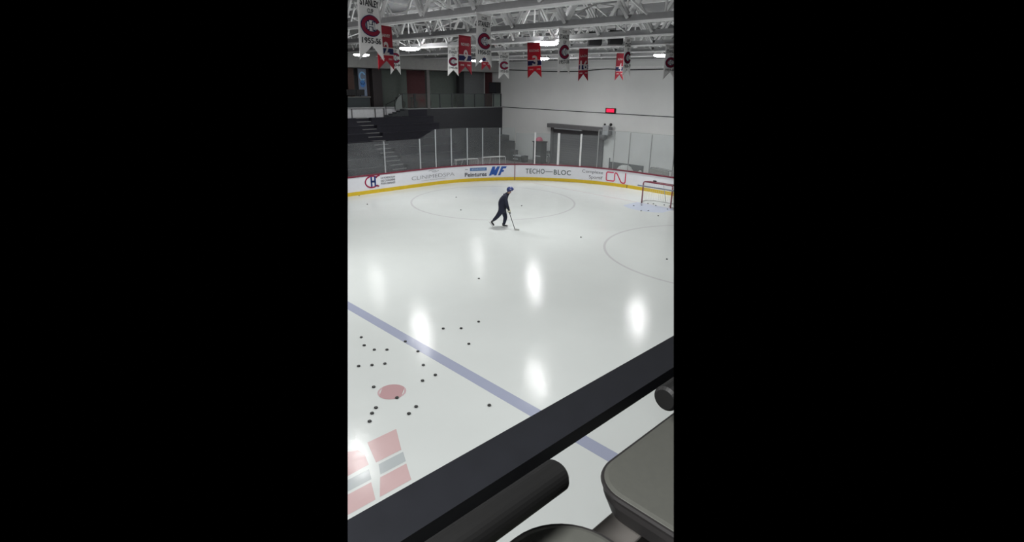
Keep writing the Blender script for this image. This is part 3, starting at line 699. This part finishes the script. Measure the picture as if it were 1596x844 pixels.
# ------------------------------------------------------------------ pucks
PK = [(-.97,-3.95),(-1.15,-4.41),(-1.09,-4.79),(-.86,-5.0),(-1.79,-5.27),(-1.54,-5.44),(-1.28,-5.58),(-.27,-4.92),(-.35,-5.59),(-.66,-6.25),(-.73,-6.81),(-1.09,-6.82),(-2.02,-6.32),(-1.89,-7.03),
 (-2.41,-7.06),(-1.79,-7.58),(-.66,-8.56),(.92,-4.95),(1.29,-5.26),(1.92,-5.25),(.84,-6.12),(-2.57,-7.18),(-2.75,-7.39),(-2.04,-7.69),(8.41,12.75),(7.56,10.38),(12.44,8.84),(10.51,6.05),(4.26,-2.57),(13.69,4.74),
 (11.07,-1.5),(11.09,-5.7),(18.46,.74),(18.94,.54),(17.66,-.26),(18.01,-.48),(17.35,-1.48),(19.74,.29),(19.47,-.03),(19.98,-.25),(19.13,-.96),(19.93,-.62),(19.62,.57)]
PL = ['puck farthest up the left edge of the puck cluster', 'second puck down the left edge of the cluster', 'left puck of the level pair above the red spot', 'right puck of the level pair above the red spot',
 'leftmost puck in the row of three above the red spot', 'middle puck in the row of three above the red spot', 'right puck in the row of three above the red spot', 'puck on the near edge of the blue line',
 'puck just below the blue line under the bright reflection', 'puck upper of two right of the row of three', 'puck nearest below the middle of the blue line, right of the pair', 'lower puck of two between red spot and blue line',
 'puck touching the upper left of the red spot', 'puck lying on the red spot', 'topmost of three slanting pucks below the red spot', 'upper puck of the close pair right below the red spot', 'lone puck right of the red spot near the black rail',
 'left puck of the level pair beyond the blue line', 'right puck of the level pair beyond the blue line', 'upper right puck beyond the blue line', 'lowest puck beyond the blue line',
 'middle of three slanting pucks below the red spot', 'lowest of three slanting pucks, nearest the painted logo', 'lower puck of the close pair right below the red spot', 'puck against the yellow kick plate at the far left',
 'puck out from the far boards at the left edge', 'upper puck inside the far face-off circle', 'lower puck inside the far face-off circle', 'lone puck in the middle of the ice below the skater', 'puck right of the skater, farther off',
 'lone puck between the skater and the near circle', 'puck inside the near face-off circle at the right edge', 'leftmost puck in the blue crease', 'puck in the crease in front of the left goal post', 'lower left puck at the front of the crease',
 'puck at the front edge of the crease, right of another', 'puck in front of the crease toward the camera', 'puck just inside the goal mouth at left', 'puck in the crease before the goal mouth centre', 'puck inside the goal mouth centre',
 'puck in the right part of the crease', 'puck inside the goal mouth at right', 'puck on the goal line beside the left post']
p0 = None
for i, ((x, y), lb) in enumerate(zip(PK, PL)):
    if p0 is None:
        p0 = MB().lathe([(0, .0254), (.033, .0254), (.0365, .0235), (.0381, .021), (.0381, .0045), (.0365, .002), (.033, 0), (0, 0)], n=22).build('hockey_puck', mat('puck_rubber', (.012, .013, .013), .5)); o = p0
    else: o = p0.copy(); COL.objects.link(o)
    o.location = (x, y, .0036); o.rotation_euler = (0, 0, i*.7)
    tag(o, lb, 'puck', 'black pucks on the ice')

# ------------------------------------------------------------------ the skater
def skin(name, joints, edges, m, parent=None, sub=2, root=0):
    me = bpy.data.meshes.new(name); me.from_pydata([j[:3] for j in joints], edges, []); o = bpy.data.objects.new(name, me); COL.objects.link(o)
    md = o.modifiers.new('skin', 'SKIN'); md.use_smooth_shade = True
    sk = me.skin_vertices[0].data if me.skin_vertices else None
    if sk is None:
        bm = bmesh.new(); bm.from_mesh(me); bm.verts.layers.skin.verify(); bm.to_mesh(me); bm.free(); sk = me.skin_vertices[0].data
    for i, j in enumerate(joints):
        r = j[3] if isinstance(j[3], tuple) else (j[3], j[3]); sk[i].radius = r; sk[i].use_root = (i == root)
    sb = o.modifiers.new('sub', 'SUBSURF'); sb.levels = sub; sb.render_levels = sub
    dg = bpy.context.evaluated_depsgraph_get(); dg.update()
    me2 = bpy.data.meshes.new_from_object(o.evaluated_get(dg)); me2.name = name
    o.modifiers.clear(); o.data = me2; bpy.data.meshes.remove(me)
    me2.materials.clear()
    for mm in (m if isinstance(m, (list, tuple)) else [m]): me2.materials.append(mm)
    for p in me2.polygons: p.use_smooth = True
    if parent: o.parent = parent
    return o
SUIT = mat('navy_tracksuit', (.013, .016, .036), .85, bump=.1); SKIN = mat('skin', (.42, .26, .2), .6); HELM = mat('helmet_blue', (.03, .045, .17), .3)
pl = thing('person', 'hockey player in dark tracksuit and blue helmet skating with a stick', 'person', (9.67, 1.83, 0), math.atan2(-.698, .716))
J = [(-.13, 0, .88, (.215, .18)),        # 0 pelvis
     (-.15, 0, 1.06, (.245, .20)), (-.11, 0, 1.28, (.265, .22)), (-.03, 0, 1.45, (.21, .19)),   # 1 belly 2 chest 3 upper chest
     (.09, 0, 1.60, .075), (.19, 0, 1.69, (.09, .085)), (.215, 0, 1.78, (.10, .09)),  # 4 neck 5 jaw 6 skull
     (-.02, -.21, 1.47, .10), (.07, -.29, 1.17, .075), (.17, -.22, .90, .05), (.19, -.18, .85, .04), # 7-10 right arm
     (-.02, .21, 1.47, .10), (.05, .29, 1.20, .075), (.12, .21, .98, .05), (.15, .16, .94, .04),     # 11-14 left arm
     (-.08, .10, .82, .135), (.02, .10, .48, .10), (-.02, .10, .30, .082), (-.06, .10, .14, .06),  # 15-18 left leg support (far)
     (-.19, -.10, .80, .135), (-.35, -.10, .57, .10), (-.46, -.09, .45, .08), (-.56, -.08, .36, .06)] # right leg back
Ed = [(0, 1), (1, 2), (2, 3), (3, 4), (4, 5), (5, 6), (3, 7), (7, 8), (8, 9), (9, 10), (3, 11), (11, 12), (12, 13), (13, 14), (0, 15), (15, 16), (16, 17), (17, 18), (0, 19), (19, 20), (20, 21), (21, 22)]
body = skin('body', J, Ed, [SUIT, SKIN], pl)
for p in body.data.polygons:
    c = p.center
    if c.z > 1.62 and c.x > .10: p.material_index = 1
# face and helmet (head turned down toward the puck)
MB().ball((.31, 0, 1.735), .018, 8, (1.2, .8, 1.2)).build('nose', SKIN, pl, smooth=True)
for s in (-1, 1):
    MB().ball((.297, .035*s, 1.765), .011, 8).build('eye', BLACK, pl, smooth=True); MB().ball((.2, .1*s, 1.74), .025, 8, (.7, .5, 1.2)).build('ear', SKIN, pl, smooth=True)
MB().box((.29, -.025, 1.69), (.303, .025, 1.697)).build('mouth', mat('lips', (.35, .14, .13), .6), pl)
m = MB().ball((.215, 0, 1.785), .15, 20, (1.08, .92, .98))
bmesh.ops.bisect_plane(m.bm, geom=m.bm.verts[:]+m.bm.edges[:]+m.bm.faces[:], plane_co=(.2, 0, 1.725), plane_no=(.35, 0, -1), clear_outer=True)
hel = m.build('helmet', HELM, pl, smooth=True); sd = hel.modifiers.new('thick', 'SOLIDIFY'); sd.thickness = .012
MB().obox((.2, -.138, 1.83), (.27, -.128, 1.80), .03, .02).build('helmet_mark', WHITEP, hel); MB().box((.17, -.02, 1.925), (.27, .02, 1.937)).build('helmet_mark', WHITEP, hel)
MB().tube([(.2, -.125, 1.76), (.25, -.09, 1.65), (.25, .09, 1.65), (.2, .125, 1.76)], .006, 6).build('chin_strap', BLACK, pl)
# gloves: cuff, palm, four fingers and a thumb closed round the shaft
ST0 = Vector((.10, -.08, 1.02)); ST1 = Vector((.455, -.36, .05)); sdir = (ST1-ST0).normalized()
def glove(c, fore, lb):
    c = Vector(c); side = sdir.cross(Vector((0, 1, 0))).normalized(); out = sdir.cross(side).normalized()
    g = skin('glove', [tuple(c+fore*.09)+(.07,), tuple(c+fore*.03)+(.065,), tuple(c-sdir*.0+out*0)+(.058,)], [(0, 1), (1, 2)], BLACK, pl, 1)
    MB().tube([c+fore*.07, c+fore*.13], [.078, .082], 14).build('cuff', mat('cuff_white', (.65, .62, .5), .7), g)
    for k in range(4):
        b = c+sdir*(.036*(k-1.5)); r = .056; pts = []
        for j in range(6):
            a = -1.9+j*.62; pts.append(tuple(b+side*(r*math.cos(a))+out*(r*math.sin(a)))+(.017-.0012*j,))
        skin('finger', pts, [(j, j+1) for j in range(5)], BLACK, g, 1)
    pts = [tuple(c+side*.045-sdir*.05)+(.015,), tuple(c+side*.03-sdir*.07+out*.04)+(.014,), tuple(c-side*.01-sdir*.06+out*.048)+(.012,)]
    skin('thumb', pts, [(0, 1), (1, 2)], BLACK, g, 1)
    return g
h1 = ST0.lerp(ST1, .25); h2 = ST0.lerp(ST1, .08)
glove(h1, (Vector((.17, -.22, .90))-h1).normalized(), 'r'); glove(h2, (Vector((.12, .21, .98))-h2).normalized(), 'l')
# skates
SK = mat('skate_black', (.02, .02, .022), .4); BL = mat('skate_steel', (.7, .7, .72), .25, .8)
def skate(ank, pitch, yaw_=0):
    q = bpy.data.objects.new('skate', None)
    R = Matrix.Translation(ank) @ Matrix.Rotation(pitch, 4, 'Y')
    def X(o): o.data.transform(R); return o
    bt = skin('skate_boot', [(-.01, 0, .09, .055), (-.015, 0, 0, (.055, .05)), (-.02, 0, -.055, (.05, .045)), (.08, 0, -.05, (.045, .045)), (.17, 0, -.062, (.04, .033)), (.2, 0, -.065, (.03, .028))], [(0, 1), (1, 2), (2, 3), (3, 4), (4, 5)], SK, pl, 2); X(bt)
    h = X(MB().prism([(-.07, -.012, -.10), (.2, -.012, -.09), (.21, -.012, -.115), (.13, -.012, -.13), (-.01, -.012, -.13), (-.085, -.012, -.12)], (0, .024, 0)).build('blade_holder', WHITEP, bt))
    b = X(MB().prism([(-.1, -.003, -.125), (.22, -.003, -.125), (.235, -.003, -.135), (.2, -.003, -.15), (-.08, -.003, -.15), (-.105, -.003, -.14)], (0, .006, 0)).build('blade', BL, bt))
    return bt
skate(Vector((-.07, .10, .153)), 0.0)
skate(Vector((-.57, -.08, .33)), math.radians(52))
# stick: a thing of its own, held
st = thing('hockey_stick', 'dark hockey stick held by the skater, blade on the ice', 'hockey stick', (9.67, 1.83, 0), math.atan2(-.698, .716))
MB().obox(ST0-sdir*.12, ST1, .03, .021).build('shaft', mat('stick_dark', (.03, .03, .03), .5), st, bevel=.003)
MB().obox(ST1+Vector((-.02, .0, -.005)), ST1+Vector((.20, -.05, -.006)), .012, .07).build('blade', mat('stick_tape', (.5, .5, .48), .8), st, bevel=.004)

# ------------------------------------------------------------------ the near balcony: floor, ledge rail, seats and grips
struct(MB().box((-12, -18, 4.65), (-4, -15.2, 4.85)).build('floor', mat('balcony_floor', (.06, .06, .06), .8), cut=True), 'dark floor of the near viewing balcony')
RB = mat('rail_black', (.006, .0065, .0085), .5, spec=.3, noise=.1, nscale=20)
t = thing('ledge_rail', 'wide flat black ledge rail crossing in front of the seats', 'railing', (0, 0, 0))
MB().box((-9.5, -15.305, 5.672), (-4, -15.22, 5.70)).build('ledge', RB, t, cut=True)
MB().box((-9.5, -15.262, 4.85), (-4, -15.25, 5.672)).build('glass_panel', CLEAR, t, cut=True)
OL = mat('seat_olive_grey', (.038, .039, .033), .75, bump=.05, nscale=60); SH = mat('seat_shell_black', (.012, .011, .011), .5); SB_ = mat('seat_bracket', (.07, .065, .06), .6)
def rrect(x0, x1, y0, y1, r, n=10):
    P = []
    for cx, cy, a in ((x1-r, y1-r, 0), (x0+r, y1-r, 90), (x0+r, y0+r, 180), (x1-r, y0+r, 270)):
        for k in range(n+1): b = math.radians(a+90*k/n); P.append((cx+r*math.cos(b), cy+r*math.sin(b)))
    return P
def seat(label, x0, x1, y0, y1, z, r):
    t = thing('padded_stool', label, 'stool', ((x0+x1)/2, (y0+y1)/2, 4.85), 0, 'grey padded stools by the rail')
    L = Matrix.Translation((-(x0+x1)/2, -(y0+y1)/2, -4.85))
    def fin(m, nm, mt, sm=False, cut=True):
        o = m.build(nm, mt, None, cut=cut, smooth=sm)
        if o: o.data.transform(L); o.parent = t
        return o
    def rings(m, spec):
        R = []
        for (ins, zz) in spec:
            R.append([m.bm.verts.new((x, y, zz)) for x, y in rrect(x0+ins, x1-ins, y0+ins, y1-ins, max(.01, r-ins))])
        for A, B in zip(R, R[1:]):
            for k in range(len(A)): m.bm.faces.new((A[k], A[(k+1)%len(A)], B[(k+1)%len(A)], B[k]))
        m.bm.faces.new(R[0]); m.bm.faces.new(R[-1][::-1]); return m
    fin(rings(MB(), [(.012, z), (.005, z-.002), (.002, z-.006), (.002, z-.012)]), 'seat', OL)
    fin(rings(MB(), [(.0, z-.003), (-.002, z-.008), (.0, z-.014)]), 'piping', SH)
    fin(rings(MB(), [(.004, z-.012), (.004, z-.03), (.02, z-.07), (.05, z-.10)]), 'shell', SH)
    cx, cy = (x0+x1)/2, (y0+y1)/2
    fin(MB().tube([(cx, cy, 4.86), (cx, cy, z-.1)], .03, 12), 'pedestal', SH); fin(MB().lathe([(0, .03), (.18, .02), (.2, 0), (0, 0)], (cx, cy, 4.85)), 'foot', SH)
    return t
s0 = seat('grey padded stool at the right edge, corner toward the rail', -6.53, -6.08, -15.78, -15.325, 5.6, .075)
seat('grey padded stool at the bottom, only its rounded corner showing', -7.08, -6.615, -15.79, -15.335, 5.6, .11)
o = MB().box((-6.75, -15.42, 5.43), (-6.42, -15.345, 5.49)).build('link_bracket', SB_, bevel=.004); o.data.transform(Matrix.Translation((-s0.location.x, -s0.location.y, -4.85))); o.parent = s0
for (a, b, lb) in ((-7.6, -6.655, 'thick black padded grip bar at the bottom, its round end showing'), (-6.335, -5.6, 'black padded grip bar cut off by the right edge')):
    t = thing('grip_bar', lb, 'bar', (a, -15.362, 5.70), 0, 'black padded bars behind the rail')
    L_ = b-a
    m = MB(); m.tube([(a, -15.362, 5.70), (a+.006, -15.362, 5.70), (b-.006, -15.362, 5.70), (b, -15.362, 5.70)], [.021, .0265, .0265, .021], 28)
    o = m.build('foam_grip', mat('foam_black', (.004, .004, .004), .55, spec=.3), None, cut=(b > -6)); o.data.transform(Matrix.Translation((-a, 15.362, -5.70))); o.parent = t
    for x in ((.25,) if b < -6 else ()):
        MB().box((x-.01, .015, -.02), (x+.01, .06, .0)).build('mounting_clip', RB, t)
